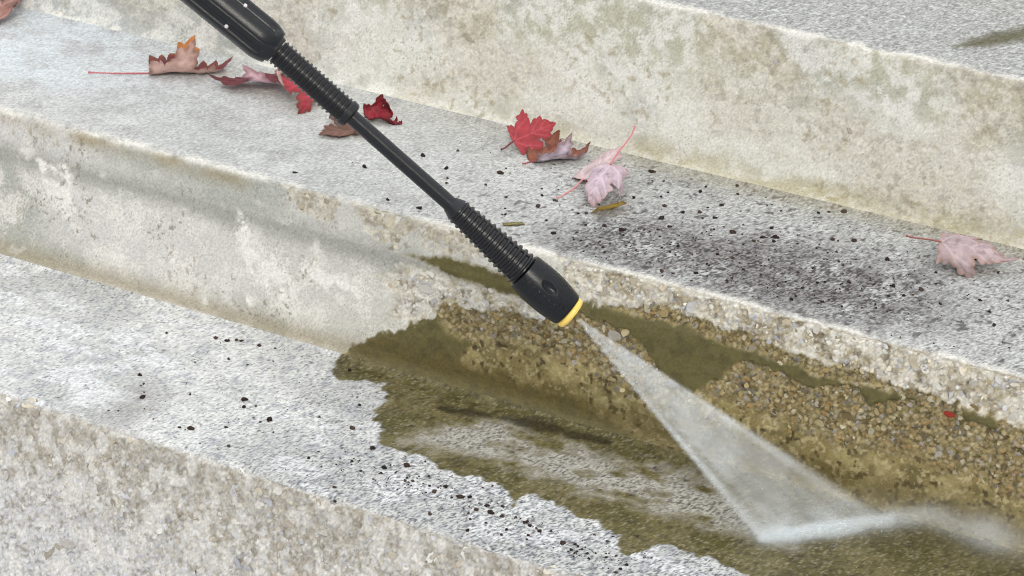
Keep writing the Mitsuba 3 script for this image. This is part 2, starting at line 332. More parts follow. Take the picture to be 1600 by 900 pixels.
    c = c + (pick2 - c) * (gg * st2 * 0.45)[:, None]
    c = c + (pick1 - c) * (gg * ss(0.25, 0.6, st1) * (w1 > 0.45) * 0.85)[:, None]
    c = mixc(c, alb(150, 140, 120), gg * ss(0.22, 0.0, st1) * 0.40)
    c = mixc(c, alb(250, 248, 243), m['is1'] * ss(0.48, 0.62, nz(x * 1.2, s * 0.8, 0, 60, 5, 68)) * 0.6)
    c = mixc(c, alb(250, 247, 236), m['is2'] * (1 - wet_) * m['gravel'] * ss(0.46, 0.60, nz(x, s, 0, 70, 5, 69)) * 0.7)
    # moss tint at the foot of the risers
    c = mixc(c, alb(176, 166, 128), (m['foot'] * (m['k'] == 1) * 0.3 + m['foot'] * (m['k'] == 0) * (m['r'] > R_) * 0.4) * ss(-0.35, 0.05, x))
    # ---------------- wet
    wet = m['wet']
    wr = np.tile(alb(160, 148, 104, 0.57), (n, 1))
    wr = mixc(wr, alb(190, 179, 136, 0.59), ss(0.42, 0.66, mid) * 0.9)
    wr = mixc(wr, alb(112, 102, 64, 0.53), ss(0.50, 0.66, mot) * 0.62)
    wr = mixc(wr, alb(224, 212, 176, 0.59), ss(0.58, 0.70, fine) * 0.62)
    wr = mixc(wr, alb(72, 60, 36, 0.53), ss(0.68, 0.78, nz(x, s, 0, 180, 2, 50)) * 0.85)
    tone = np.array([alb(*q, 0.57) for q in PAL_WET])
    gg = m['gravel'] * ss(0.2, 0.8, m['gravel'])
    wr = wr + (tone[(w2 * 991).astype(int) % len(tone)] - wr) * (gg * st2 * 0.5)[:, None]
    wr = wr + (tone[(w1 * 997).astype(int) % len(tone)] - wr) * (gg * ss(0.25, 0.6, st1) * (w1 > 0.35) * 0.85)[:, None]
    wr = mixc(wr, alb(84, 74, 46, 0.53), gg * ss(0.20, 0.0, st1) * 0.55)
    wr = mixc(wr, alb(119, 114, 75, 0.53), m['olive'] * 0.95)
    wr = mixc(wr, alb(112, 100, 60, 0.53), np.exp(-((m['r'] - 0.02) / 0.022) ** 2) * 0.6)
    wr = mixc(wr, alb(104, 98, 68, 0.53), m['olive'] * ss(0.5, 0.66, mot) * 0.6)
    wt = np.tile(alb(135, 128, 88, 0.53), (n, 1))
    wt = mixc(wt, alb(108, 103, 60, 0.53), ss(0.42, 0.62, mid))
    wt = mixc(wt, alb(176, 170, 148, 0.53), ss(0.55, 0.68, fine_t) * 0.8)
    wt = mixc(wt, alb(84, 78, 54, 0.53), ss(0.55, 0.68, nz(x, s * 0.55, 0, 300, 2, 56)) * 0.6)
    cl = inside('CLEAN', x, s, 0.02, 3) * ss(0.30, 0.52, nz(x * 0.6, s, 0, 60, 3, 51))
    wt = mixc(wt, alb(214, 213, 206, 0.66), cl * 0.85)
    wt = mixc(wt, alb(112, 108, 98, 0.57), cl * ss(0.50, 0.64, fine_t) * 0.85)
    wt = mixc(wt, alb(62, 58, 40, 0.53), np.maximum(inside('DARK1', x, s, 0.006, 1.5), inside('DARK2', x, s, 0.006, 1.5)) * 0.85)
    wt = mixc(wt, alb(58, 54, 40, 0.53), ss(0.72, 0.8, nz(x, s, 0, 150, 2, 52)) * 0.8)
    w = wr * m['riser'][:, None] + wt * (1 - m['riser'])[:, None]
    w = w * (np.array([1.12, 1.07, 0.95]) + np.array([0.0, 0.03, 0.14]) * (cl * (1 - m['riser']))[:, None])
    c = mixc(c, w, wet)
    c = c * (1 + (0.34 + 0.22 * (1 - m['riser'])) * (wn - 0.5))[:, None]
    c = c * (1 - 0.15 * (1 - m['riser']))[:, None]
    return np.clip(c, 0.01, 0.86)


def wet_rough(p, n, uv):
    """gloss of the concrete: matt where dry, a film of water inside the wet outline"""
    x, s = p.x, p.y + p.z
    P = POLY['WET']
    d2, ins = mi.Float(1e9), mi.Bool(False)
    for (ax, ay), (bx, by) in zip(P, P[1:] + P[:1]):
        ex, ey = bx - ax, by - ay
        wx, wy = x - ax, s - ay
        t = dr.clip((wx * ex + wy * ey) / (ex * ex + ey * ey + 1e-9), 0, 1)
        d2 = dr.minimum(d2, dr.square(wx - ex * t) + dr.square(wy - ey * t))
        if by != ay:
            ins ^= ((ay > s) ^ (by > s)) & (x < ax + (s - ay) * (ex / (by - ay)))
    d = dr.select(ins, -1, 1) * dr.sqrt(d2)
    w = mikit.smoothstep(0.004, -0.004, d)
    return 0.92 - w * (0.42 + 0.16 * mikit.noise(x * 300, s * 300))


def grain(p, n, uv):
    """sand grain relief, 0 to 1"""
    return 0.55 * mikit.noise(p.x * 760, p.y * 760, p.z * 760) + 0.45 * mikit.noise(p.x * 1500, p.y * 1500, p.z * 1500)


scene['concrete_skin'] = {'type': 'bumpmap', 'relief': mikit.proc(grain, eps=0.0003), 'scale': 0.0009,
                          'nested': {'type': 'principled', 'base_color': {'type': 'mesh_attribute', 'name': 'vertex_color'},
                                     'roughness': mikit.proc(wet_rough), 'specular': 0.35}}
scene['stone_skin'] = {'type': 'principled', 'base_color': {'type': 'mesh_attribute', 'name': 'vertex_color'}, 'roughness': 0.85, 'specular': 0.3}
scene['wet_stone_skin'] = {'type': 'principled', 'base_color': {'type': 'mesh_attribute', 'name': 'vertex_color'}, 'roughness': 0.42, 'specular': 0.5}

STAIR = 'concrete_stairs'


def axis_grid(lo, hi, a, b, fine, coarse):
    parts = [np.arange(lo, a, coarse), np.arange(a, b, fine), np.arange(b, hi + coarse * 0.5, coarse)]
    g = np.concatenate(parts)
    return g[np.concatenate([[True], np.diff(g) > fine * 0.4])]


def step_mesh(k, xa, xb, fine=0.0014):
    """riser k and the tread above it"""
    s0, s1 = k * (R_ + T_) - R_ - (0.05 if k == -1 else 0), k * (R_ + T_) + T_
    xs = axis_grid(-2.4, 2.4, xa, xb, fine, 0.02)
    sv = np.concatenate([np.linspace(s0, s1 - T_ + 0.006, int((R_ + 0.006) / fine / 0.86 * 0.8)), np.linspace(s1 - T_ + 0.006, s1, int(T_ / fine * 0.62))[1:]])
    X, S = np.meshgrid(xs, sv)
    x, s = X.ravel(), S.ravel()
    eps = 1e-6
    si = np.clip(s, s0 + eps, s1 - eps)
    m = masks(x, si)
    h = height(x, si, m)
    edge = np.minimum(si - s0, s1 - si)
    h = h * ss(0, 0.004, edge)
    y, z, ny, nzz = profile(s)
    v = np.stack([x, y + ny * h, z + nzz * h], -1)
    nx, ns = len(xs), len(sv)
    i = (np.arange(ns - 1)[:, None] * nx + np.arange(nx - 1)[None]).ravel()
    f = np.concatenate([np.stack([i, i + 1, i + nx + 1], 1), np.stack([i, i + nx + 1, i + nx], 1)])
    return (v, f), colour(x, si, m)


for k, (xa, xb), lab in ((-1, (-0.69, 0.64), 'lowest step, bleached tread half dry and half wet above a riser of bare gravel'),
                         (0, (-0.92, 0.64), 'middle step, leaf strewn grey tread above a riser half soaked by the spray'),
                         (1, (-0.95, 0.48), 'upper step, pale cream riser under a grey speckled tread')):
    mesh, col = step_mesh(k, xa, xb)
    key = put(STAIR + '__step', mesh, 'concrete_skin', smooth=True, color=col)
    labels[key] = {'label': lab}
mesh, col = step_mesh(2, 0, 0.02, 0.012)
put(STAIR + '__step', mesh, 'concrete_skin', smooth=True, color=col)
tag(STAIR, 'worn concrete stairs, pale and dry at left, soaked brown where the jet strikes', 'stairs')

# ------------------------------------------------------------------ pebbles of the exposed aggregate
ICO = trimesh.creation.icosphere(subdivisions=1)
IV, IF = np.array(ICO.vertices), np.array(ICO.faces)


def pebble(x, s, size, lift, flat, seed):
    r = np.random.default_rng(seed)
    y, z, ny, nzz = (float(a[0]) for a in profile(np.array([s])))
    n = np.array([0, ny, nzz])
    t = np.array([0, nzz, -ny]) if True else None
    u = np.array([1.0, 0, 0])
    a = r.uniform(0, math.pi)
    e1, e2 = math.cos(a) * u + math.sin(a) * t, -math.sin(a) * u + math.cos(a) * t
    n2 = n + r.normal(0, 0.22) * e1 + r.normal(0, 0.22) * e2
    n2 /= np.linalg.norm(n2)
    e1 = e1 - n2 * (e1 @ n2); e1 /= np.linalg.norm(e1)
    e2 = np.cross(n2, e1)
    v = IV * (1 + r.normal(0, 0.11, (len(IV), 1)))
    v = np.sign(v) * np.abs(v) ** r.uniform(0.75, 1.0)
    ax = size * np.array([r.uniform(0.75, 1.15), r.uniform(0.5, 0.8), flat])
    v = v * ax
    c = np.array([x, y, z]) + n * lift
    return v[:, :1] * e1 + v[:, 1:2] * e2 + v[:, 2:] * n2 + c




cand = []
for (k, xa, xb, sa, sb, n) in ((-1, -0.52, 0.40, -0.625, -0.443, 5000), (0, -0.30, 0.63, -0.150, -0.004, 7500), (1, -0.55, 0.42, 0.27, 0.43, 900), (0, -0.66, -0.30, -0.15, -0.01, 250)):
    x, s = rng.uniform(xa, xb, n), rng.uniform(sa, sb, n)
    m = masks(x, s)
    size = np.clip(rng.lognormal(math.log(0.0026), 0.56, n), 0.0013, 0.0105)
    if k == 0: size *= 0.70
    ok = rng.random(n) < m['gravel'] * (0.5 if k == -1 else 0.62 if k == 0 else 0.1)
    for i in np.nonzero(ok)[0]:
        cand.append((k, x[i], s[i], size[i], m['wet'][i]))
cand.sort(key=lambda c: -c[3])
cell, kept = {}, []
for c in cand:                                    # stones do not overlap
    i, j = int(math.floor(c[1] / 0.012)), int(math.floor(c[2] / 0.012))
    near = [q for a in (-1, 0, 1) for b in (-1, 0, 1) for q in cell.get((i + a, j + b), ())]
    if all((q[1] - c[1]) ** 2 + (q[2] - c[2]) ** 2 > (0.78 * (q[3] + c[3])) ** 2 for q in near):
        cell.setdefault((i, j), []).append(c)
        kept.append(c)
hx = np.array([c[1] for c in kept]); hs = np.array([c[2] for c in kept])
hh = height(hx, hs)
loose, number = {}, {-1: 0, 0: 0, 1: 0}
STEPKEY = {-1: STAIR + '__step', 0: STAIR + '__step_001', 1: STAIR + '__step_002'}
for q, (c, h) in enumerate(zip(kept, hh)):
    k, x, s, size, wet = c
    r = np.random.default_rng(1000 + q)
    flat = size * (r.uniform(0.42, 0.68) if k != 0 else r.uniform(0.28, 0.50))
    v = pebble(x, s, size, h + (0.0006 if k == 0 else 0.0) + (r.uniform(-0.25, 0.10) if k == 0 else r.uniform(-0.40, 0.06)) * flat, flat, 5000 + q)
    if wet > 0.5:
        col = 0.8 * alb(*PAL_WET[r.integers(len(PAL_WET))], 0.62) + 0.2 * alb(170, 152, 104, 0.6)
    else:
        col = alb(*PAL_DRY[r.integers(len(PAL_DRY))], 0.78)
        col = 0.72 * col + 0.28 * (alb(226, 222, 214) if k != 0 else alb(232, 224, 200))
    col = col * r.uniform(0.82, 1.15) * ([1.03, 1.0, 0.88] if wet > 0.5 else [1, 1, 1])
    col = np.clip(np.tile(col, (len(v), 1)) * (1 + 0.2 * (np.random.default_rng(q).random((len(v), 1)) - 0.5)), 0.01, 0.85)
    cap = {-1: 150, 0: 140, 1: 8}[k]
    if number[k] < cap and size > 0.0025:
        number[k] += 1
        put(STEPKEY[k] + '__pebble', (v, IF), 'wet_stone_skin' if wet > 0.5 else 'stone_skin', smooth=True, color=col)
    else:
        loose.setdefault((k, wet > 0.5), []).append((v, col))
for (k, w), L in loose.items():
    v = np.concatenate([a for a, _ in L]); c = np.concatenate([b for _, b in L])
    f = np.concatenate([IF + i * len(IV) for i in range(len(L))])
    key = put(STEPKEY[k] + '__fine_gravel', (v, f), 'wet_stone_skin' if w else 'stone_skin', smooth=True, color=c)
    labels[key] = {'label': ('wet' if w else 'dry') + ' fine gravel showing in the worn riser', 'kind': 'stuff'}
v = pebble(0.474, -0.056, 0.0062, 0.0022, 0.0050, 79)
key = put(STEPKEY[0] + '__pebble', (v, IF), 'wet_stone_skin', smooth=True, color=np.tile(alb(168, 58, 44, 0.7), (len(v), 1)))
labels[key] = {'label': 'red pebble set in the riser of the middle step'}

# ------------------------------------------------------------------ paving at the foot of the flight
scene['paving_skin'] = {'type': 'principled', 'roughness': 0.9, 'specular': 0.3,
                        'base_color': mikit.proc(lambda p, n, uv: mikit.mix((0.30, 0.31, 0.33), (0.56, 0.57, 0.60), mikit.fbm(p.x * 60, p.y * 60, 0, 4)) * (0.75 + 0.5 * mikit.noise(p.x * 9, p.y * 9)))}
gx, gy = np.meshgrid(np.linspace(-12, 12, 90), np.linspace(-T_ + 0.03, -14, 80))
put('pavement', (np.stack([gx.ravel(), gy.ravel(), np.full(gx.size, -2 * R_ - 0.046)], -1),
                 np.concatenate([np.stack([i, i + 90, i + 91], 1) for i in [(np.arange(79)[:, None] * 90 + np.arange(89)).ravel()]] +
                                [np.stack([i, i + 91, i + 1], 1) for i in [(np.arange(79)[:, None] * 90 + np.arange(89)).ravel()]])), 'paving_skin')
tag('pavement', 'grey pavement at the foot of the stairs', kind='structure')
gy2 = 2 * T_ + T_
put('landing', trimesh.creation.box(extents=(4.8, 6.0, 0.1), transform=trimesh.transformations.translation_matrix((0, gy2 + 3.0, 2 * R_ - 0.052))), 'paving_skin')
tag('landing', 'grey concrete landing at the top of the stairs', kind='structure')

# ------------------------------------------------------------------ pressure washer lance
AX = {'out': (-0.1799, -0.2741, 0.3133), 'h': (-0.1148, -0.2489, 0.2597), 'u': (-0.0453, -0.2236, 0.1987), 'l': (0.0457, -0.1906, 0.1185),
      'n': (0.1098, -0.1679, 0.0609), 'r': (0.1484, -0.1542, 0.0263), 'e': (0.1539, -0.1521, 0.0217)}
AX = {k: np.array(v) for k, v in AX.items()}
scene['black_plastic'] = {'type': 'principled', 'base_color': {'type': 'rgb', 'value': [0.004, 0.0045, 0.0065]}, 'roughness': 0.27, 'specular': 0.48}
scene['black_rubber'] = {'type': 'principled', 'base_color': {'type': 'rgb', 'value': [0.003, 0.003, 0.0045]}, 'roughness': 0.28, 'specular': 0.5}
scene['painted_tube'] = {'type': 'principled', 'base_color': {'type': 'rgb', 'value': [0.004, 0.0045, 0.0065]}, 'roughness': 0.24, 'specular': 0.5}
scene['nozzle_plastic'] = {'type': 'principled', 'roughness': 0.32, 'specular': 0.36,
                           'base_color': mikit.proc(lambda p, n, uv: mikit.mix((0.004, 0.0045, 0.0065), (0.012, 0.013, 0.017), mikit.smoothstep(0.55, 0.75, mikit.fbm(p.x * 900, p.y * 900, p.z * 900, 2))))}
scene['yellow_plastic'] = {'type': 'principled', 'base_color': {'type': 'rgb', 'value': [0.80, 0.56, 0.13]}, 'roughness': 0.45, 'specular': 0.5}
scene['white_plastic'] = {'type': 'principled', 'base_color': {'type': 'rgb', 'value': [0.62, 0.62, 0.62]}, 'roughness': 0.4, 'specular': 0.5}
W = 'pressure_washer_lance'
tag(W, 'black pressure washer lance with two ribbed sleeves and a yellow ringed nozzle', 'pressure washer lance')


def frame(a, b):
    """axes of a piece of the lance: along it, towards the viewer's side of it, across it"""
    d = (b - a) / np.linalg.norm(b - a)
    f = CAM - (a + b) / 2
    f = f - d * (f @ d); f /= np.linalg.norm(f)
    return d, f, np.cross(d, f)


def lathe(a, b, prof, n=72, shape=None):
    """surface of revolution from a to b; prof = (share of the length, radius) rows; shape(theta, t) is added to the radius"""
    d, f, c = frame(a, b)
    L = np.linalg.norm(b - a)
    P = np.asarray(prof, float)
    th = np.arange(n) * 2 * np.pi / n
    rad = np.repeat(P[:, 1:2], n, 1)
    if shape is not None:
        rad = rad + shape(th[None], P[:, :1]) * (rad > 0.002)
    v = a + (P[:, 0] * L)[:, None, None] * d + rad[..., None] * (np.cos(th)[:, None] * f + np.sin(th)[:, None] * c)
    v = v.reshape(-1, 3)
    m = len(P)
    i, j = np.meshgrid(np.arange(m - 1), np.arange(n), indexing='ij')
    q = np.stack([i * n + j, i * n + (j + 1) % n, (i + 1) * n + (j + 1) % n, (i + 1) * n + j], -1).reshape(-1, 4)
    return v, np.concatenate([q[:, [0, 1, 2]], q[:, [0, 2, 3]]])


def tor(c, d, f, R, r, squash=1.0, n=56, k=10):
    e = np.cross(d, f)
    th, ph = np.meshgrid(np.arange(n) * 2 * np.pi / n, np.arange(k) * 2 * np.pi / k, indexing='ij')
    rad = R + r * np.cos(ph)
    v = c + (r * squash * np.sin(ph))[..., None] * d + rad[..., None] * (np.cos(th)[..., None] * f + np.sin(th)[..., None] * e)
    i, j = np.meshgrid(np.arange(n), np.arange(k), indexing='ij')
    q = np.stack([i * k + j, ((i + 1) % n) * k + j, ((i + 1) % n) * k + (j + 1) % k, i * k + (j + 1) % k], -1).reshape(-1, 4)
    return v.reshape(-1, 3), np.concatenate([q[:, [0, 1, 2]], q[:, [0, 2, 3]]])


# the grip: a barrel with two long recesses, each with a thin rib and a white screw cap, and a mould line
d, f, c = frame(AX['out'], AX['h'])
start, end = AX['out'] - d * 0.16, AX['h'] + d * 0.004
L = np.linalg.norm(end - start)


def grip(th, t):
    u = np.sin(th) * np.where(np.cos(th) > -0.3, 1, 0)
    ends = ss(0.30, 0.34, t) * ss(0.985, 0.955, t)

    def bandf(a, b, e=0.06):
        return ss(a - e, a + e, u) * ss(b + e, b - e, u)
    r = -0.0026 * bandf(-0.90, -0.58) * ends - 0.0026 * bandf(0.46, 0.74) * ends
    r = r + 0.0012 * np.exp(-((u + 0.74) / 0.035) ** 2) * ends - 0.0011 * np.exp(-((u - 0.12) / 0.020) ** 2) * ss(0.3, 0.32, t) * ss(0.965, 0.955, t)
    return r


tt = np.concatenate([[0, 0.002, 0.01], np.linspace(0.03, 0.93, 70), 0.94 + 0.06 * np.sin(np.linspace(0, np.pi / 2, 14))])
gr = []
for t in tt:
    r = 0.0200 if t < 0.93 else 0.0200 - 0.0036 * ((t - 0.93) / 0.07) ** 2.2
    gr.append((t, r * (0.9 if t < 0.002 else 1)))
gr = [(0, 0)] + gr + [(1.0, 0.0155), (1.0, 0)]
put(W + '__grip', lathe(start, end, gr, 220, grip), 'black_plastic', smooth=38)


def cap_at(u, along, r, px=0.0019):
    th = math.asin(u)
    dr_ = math.cos(th) * f + math.sin(th) * c
    p = start + d * along + dr_ * (r)
    s = trimesh.creation.icosphere(subdivisions=2, radius=px)
    return (np.array(s.vertices) * [1, 1, 1] + p, np.array(s.faces))


for u, px in ((-0.74, (355.5, 44)), (0.66, (383, 4.5))):
    along = L - 0.004 - ((422 - px[0]) * 0.79 + (70 - px[1]) * 0.61 + 0) / 1700
    put(W + '__screw_cap', cap_at(u, along, 0.0180), 'white_plastic', smooth=True)

# ribbed sleeves: a core, rings round it, and thin spines along it
def sleeve(a, b, ra, rb, n, key, bulge=0.0, spine=True):
    d, f, c = frame(a, b)
    L = np.linalg.norm(b - a)
    core = [(t, (ra + (rb - ra) * t + bulge * math.sin(math.pi * t)) * 0.87) for t in np.linspace(0, 1, 12)]
    k = put(key, lathe(a, b, [(0, 0.002)] + core + [(1, 0.002)], 56), 'black_rubber', smooth=40)
    for i in range(n):
        t = (i + 0.5) / n
        r = ra + (rb - ra) * t + bulge * math.sin(math.pi * t)
        put(k + '__rib', tor(a + d * L * t, d, f, r - 0.0019, 0.0020, 0.27 * L / n / 0.0020), 'black_rubber', smooth=True)
    for th in (0.10, 1.15, -1.0) if spine else ():
        e = math.cos(th) * f + math.sin(th) * c
        g = np.cross(d, e)
        q = []
        for t in (0.02, 0.98):
            r = (ra + (rb - ra) * t) - 0.0012
            for o in (-0.0007, 0.0007):
                q += [a + d * L * t + e * (r - 0.004) + g * o, a + d * L * t + e * r + g * o]
        put(k + '__spine', trimesh.convex.convex_hull(np.array(q)), 'black_rubber')
    return k


d, f, c = frame(AX['h'], AX['u'])
put(W + '__collar', lathe(AX['h'] - d * 0.008, AX['h'] + d * 0.0075, [(0, 0.002), (0, 0.0128), (0.12, 0.0135), (0.85, 0.0135), (1, 0.0128), (1, 0.002)], 64), 'black_plastic', smooth=35)
s1 = sleeve(AX['h'] + d * 0.0085, AX['u'] - d * 0.006, 0.0128, 0.0128, 17, W + '__ribbed_sleeve')
put(W + '__collar', lathe(AX['u'] - d * 0.006, AX['u'] + d * 0.002, [(0, 0.002), (0, 0.0122), (0.15, 0.0130), (0.75, 0.0128), (1, 0.0110), (1, 0.002)], 64), 'black_plastic', smooth=35)
put(W + '__tube', lathe(AX['h'] - d * 0.004, AX['l'] + d * 0.012, [(0, 0.002), (0, 0.0072), (0.05, 0.0073), (0.95, 0.0073), (1, 0.0073), (1, 0.002)], 56), 'painted_tube', smooth=40)
d, f, c = frame(AX['l'], AX['n'])
put(W + '__collar', lathe(AX['l'] - d * 0.003, AX['l'] + d * 0.006, [(0, 0.002), (0, 0.0082), (0.35, 0.0092), (1, 0.0118), (1, 0.002)], 56), 'black_plastic', smooth=35)
s2 = sleeve(AX['l'] + d * 0.006, AX['n'] - d * 0.001, 0.0122, 0.0174, 13, W + '__ribbed_sleeve', 0.0)

# nozzle head: a barrel with an oval thumb dimple, raised dots and a raised arrow, and the yellow ring at its mouth
d, f, c = frame(AX['n'], AX['r'])
Ln = np.linalg.norm(AX['r'] - AX['n'])


def dimple(th, t):
    a = np.angle(np.exp(1j * (th - (-0.22))))
    q = (a * 0.0205 / 0.0046) ** 2 + ((t - 0.47) * Ln / 0.0088) ** 2
    r = -0.0030 * np.clip(1 - q, 0, 1) ** 0.8
    for i in range(6):
        aa = np.angle(np.exp(1j * (th - 0.26)))
        q = (aa * 0.0205 / 0.0011) ** 2 + ((t - 0.16 - 0.115 * i) * Ln / 0.0012) ** 2
        r = r + 0.0009 * np.clip(1 - q, 0, 1)
    aa = np.angle(np.exp(1j * (th - 0.05)))
    q = np.maximum(np.abs(aa * 0.0205) / 0.0022, np.abs((t - 0.83) * Ln) / 0.0022)
    return r - 0.0009 * ss(1.1, 0.85, q)


prof = [(0, 0.002), (0, 0.0172), (0.015, 0.0184)] + [(t, 0.0184 + 0.0028 * math.sin(math.pi * min(t * 0.93, 1)) - 0.0022 * t) for t in np.linspace(0.03, 0.97, 110)] + [(0.99, 0.0166), (1.0, 0.0158), (1.0, 0.002)]
put(W + '__nozzle_head', lathe(AX['n'], AX['r'] + d * 0.0016, prof, 260, dimple), 'nozzle_plastic', smooth=40)
put(W + '__nozzle_ring', lathe(AX['r'] + d * 0.0020, AX['e'] + d * 0.0004, [(0, 0.002), (0, 0.0150), (0.15, 0.0160), (0.7, 0.0160), (1, 0.0146), (1, 0.0075), (0.55, 0.0060), (0.55, 0.002)], 72), 'yellow_plastic', smooth=35)
put(W + '__nozzle_tip', lathe(AX['r'] + d * 0.002, AX['e'] + d * 0.0012, [(0, 0.001), (0, 0.0056), (1, 0.0046), (1, 0.0004)], 40), 'black_plastic', smooth=35)

# ------------------------------------------------------------------ maple leaves
scene['leaf_skin'] = {'type': 'principled', 'base_color': {'type': 'mesh_attribute', 'name': 'vertex_color'}, 'roughness': 0.62, 'specular': 0.35, 'sheen': 0.2}
HALF = np.array([(0.0, 0.0), (0.08, -0.02), (0.2, -0.01), (0.38, 0.01), (0.33, 0.07), (0.36, 0.12), (0.28, 0.17), (0.36, 0.22), (0.39, 0.29), (0.50, 0.32), (0.50, 0.39), (0.63, 0.53),
                 (0.48, 0.50), (0.45, 0.57), (0.37, 0.51), (0.30, 0.53), (0.20, 0.46), (0.20, 0.54), (0.29, 0.61), (0.24, 0.67), (0.28, 0.78), (0.17, 0.77), (0.15, 0.85), (0.07, 0.89), (0.0, 1.03)])
VEINS = [((0, 0), (0, 1.0)), ((0, 0), (0.6, 0.51)), ((0, 0), (-0.6, 0.51)), ((0, 0), (0.36, 0.02)), ((0, 0), (-0.36, 0.02)), ((0, 0.42), (0.26, 0.75)), ((0, 0.42), (-0.26, 0.75)),
         ((0, 0.62), (0.15, 0.83)), ((0, 0.62), (-0.15, 0.83)), ((0.27, 0.23), (0.46, 0.34)), ((-0.27, 0.23), (-0.46, 0.34)), ((0.2, 0.17), (0.35, 0.48)), ((-0.2, 0.17), (-0.35, 0.48))]
RT2, FH2 = np.array([math.cos(YAW), -math.sin(YAW)]), np.array([math.sin(YAW), math.cos(YAW)])


def blade(seed, n=44, cut=None):
    r = np.random.default_rng(seed)
    right = HALF + r.normal(0, 0.014, HALF.shape) * (np.arange(len(HALF)) > 0)[:, None]
    left = HALF * [-1, 1] + r.normal(0, 0.014, HALF.shape)
    ring = np.concatenate([right[:-1], [[0, 1.03]], left[1:-1][::-1]])
    dense = []
    for a, b in zip(ring, np.roll(ring, -1, 0)):
        k = max(2, int(np.linalg.norm(b - a) * n))
        for i in range(k):
            p = a + (b - a) * i / k
            bow = math.sin(math.pi * i / k) * 0.010
            q = np.array([b[1] - a[1], a[0] - b[0]]); q = q / (np.linalg.norm(q) + 1e-9)
            dense.append(p + q * bow)
    poly = shapely.Polygon(dense).buffer(0)
    if cut is not None:
        poly = poly.intersection(shapely.Polygon(cut))
    if poly.geom_type != 'Polygon':
        poly = max(poly.geoms, key=lambda g: g.area)
    edge = np.array(poly.exterior.segmentize(1.0 / n).coords)[:-1]
    g = np.stack(np.meshgrid(np.arange(-0.72, 0.72, 1.0 / n), np.arange(-0.1, 1.1, 1.0 / n)), -1).reshape(-1, 2)
    g = g + r.uniform(-0.25, 0.25, g.shape) / n
    g = g[shapely.contains_xy(poly.buffer(-0.45 / n), g[:, 0], g[:, 1])]
    P = np.concatenate([edge, g])
    tri = Delaunay(P).simplices
    c = P[tri].mean(1)
    tri = tri[shapely.contains_xy(poly.buffer(1e-6), c[:, 0], c[:, 1])]
    a, b, d = P[tri[:, 0]], P[tri[:, 1]], P[tri[:, 2]]
    area = (b[:, 0] - a[:, 0]) * (d[:, 1] - a[:, 1]) - (b[:, 1] - a[:, 1]) * (d[:, 0] - a[:, 0])
    tri[area < 0] = tri[area < 0][:, ::-1]
    return P, tri[np.abs(area) > 1e-7], poly


def vein_dist(P):
    d = np.full(len(P), 9.0)
    for a, b in VEINS:
        a, b = np.array(a), np.array(b)
        t = np.clip(((P - a) @ (b - a)) / ((b - a) @ (b - a)), 0, 1)
        d = np.minimum(d, np.linalg.norm(P - a - t[:, None] * (b - a), axis=1) + 0.006 * t)
    return d


def bend(V, ang, u0, k, kmax=2.6):
    """roll up what lies beyond the line at distance u0 in direction ang (degrees; 0 = across, 90 = towards the tip); k in radians per unit"""
    e = np.array([math.cos(math.radians(ang)), math.sin(math.radians(ang)), 0])
    u = V @ e - u0
    z = V[:, 2]
    th = np.clip(u, 0, None) * k
    th = np.clip(th, -kmax, kmax)
    lim = th / k
    rest = np.clip(u, 0, None) - lim
    u2 = (1 / k - z) * np.sin(th) + rest * np.cos(th)
    z2 = 1 / k - (1 / k - z) * np.cos(th) + rest * np.sin(th)
    on = u > 0
    W_ = V.copy()
    W_[on] = V[on] + ((u2 - u)[on])[:, None] * e
    W_[on, 2] = z2[on]
    return W_


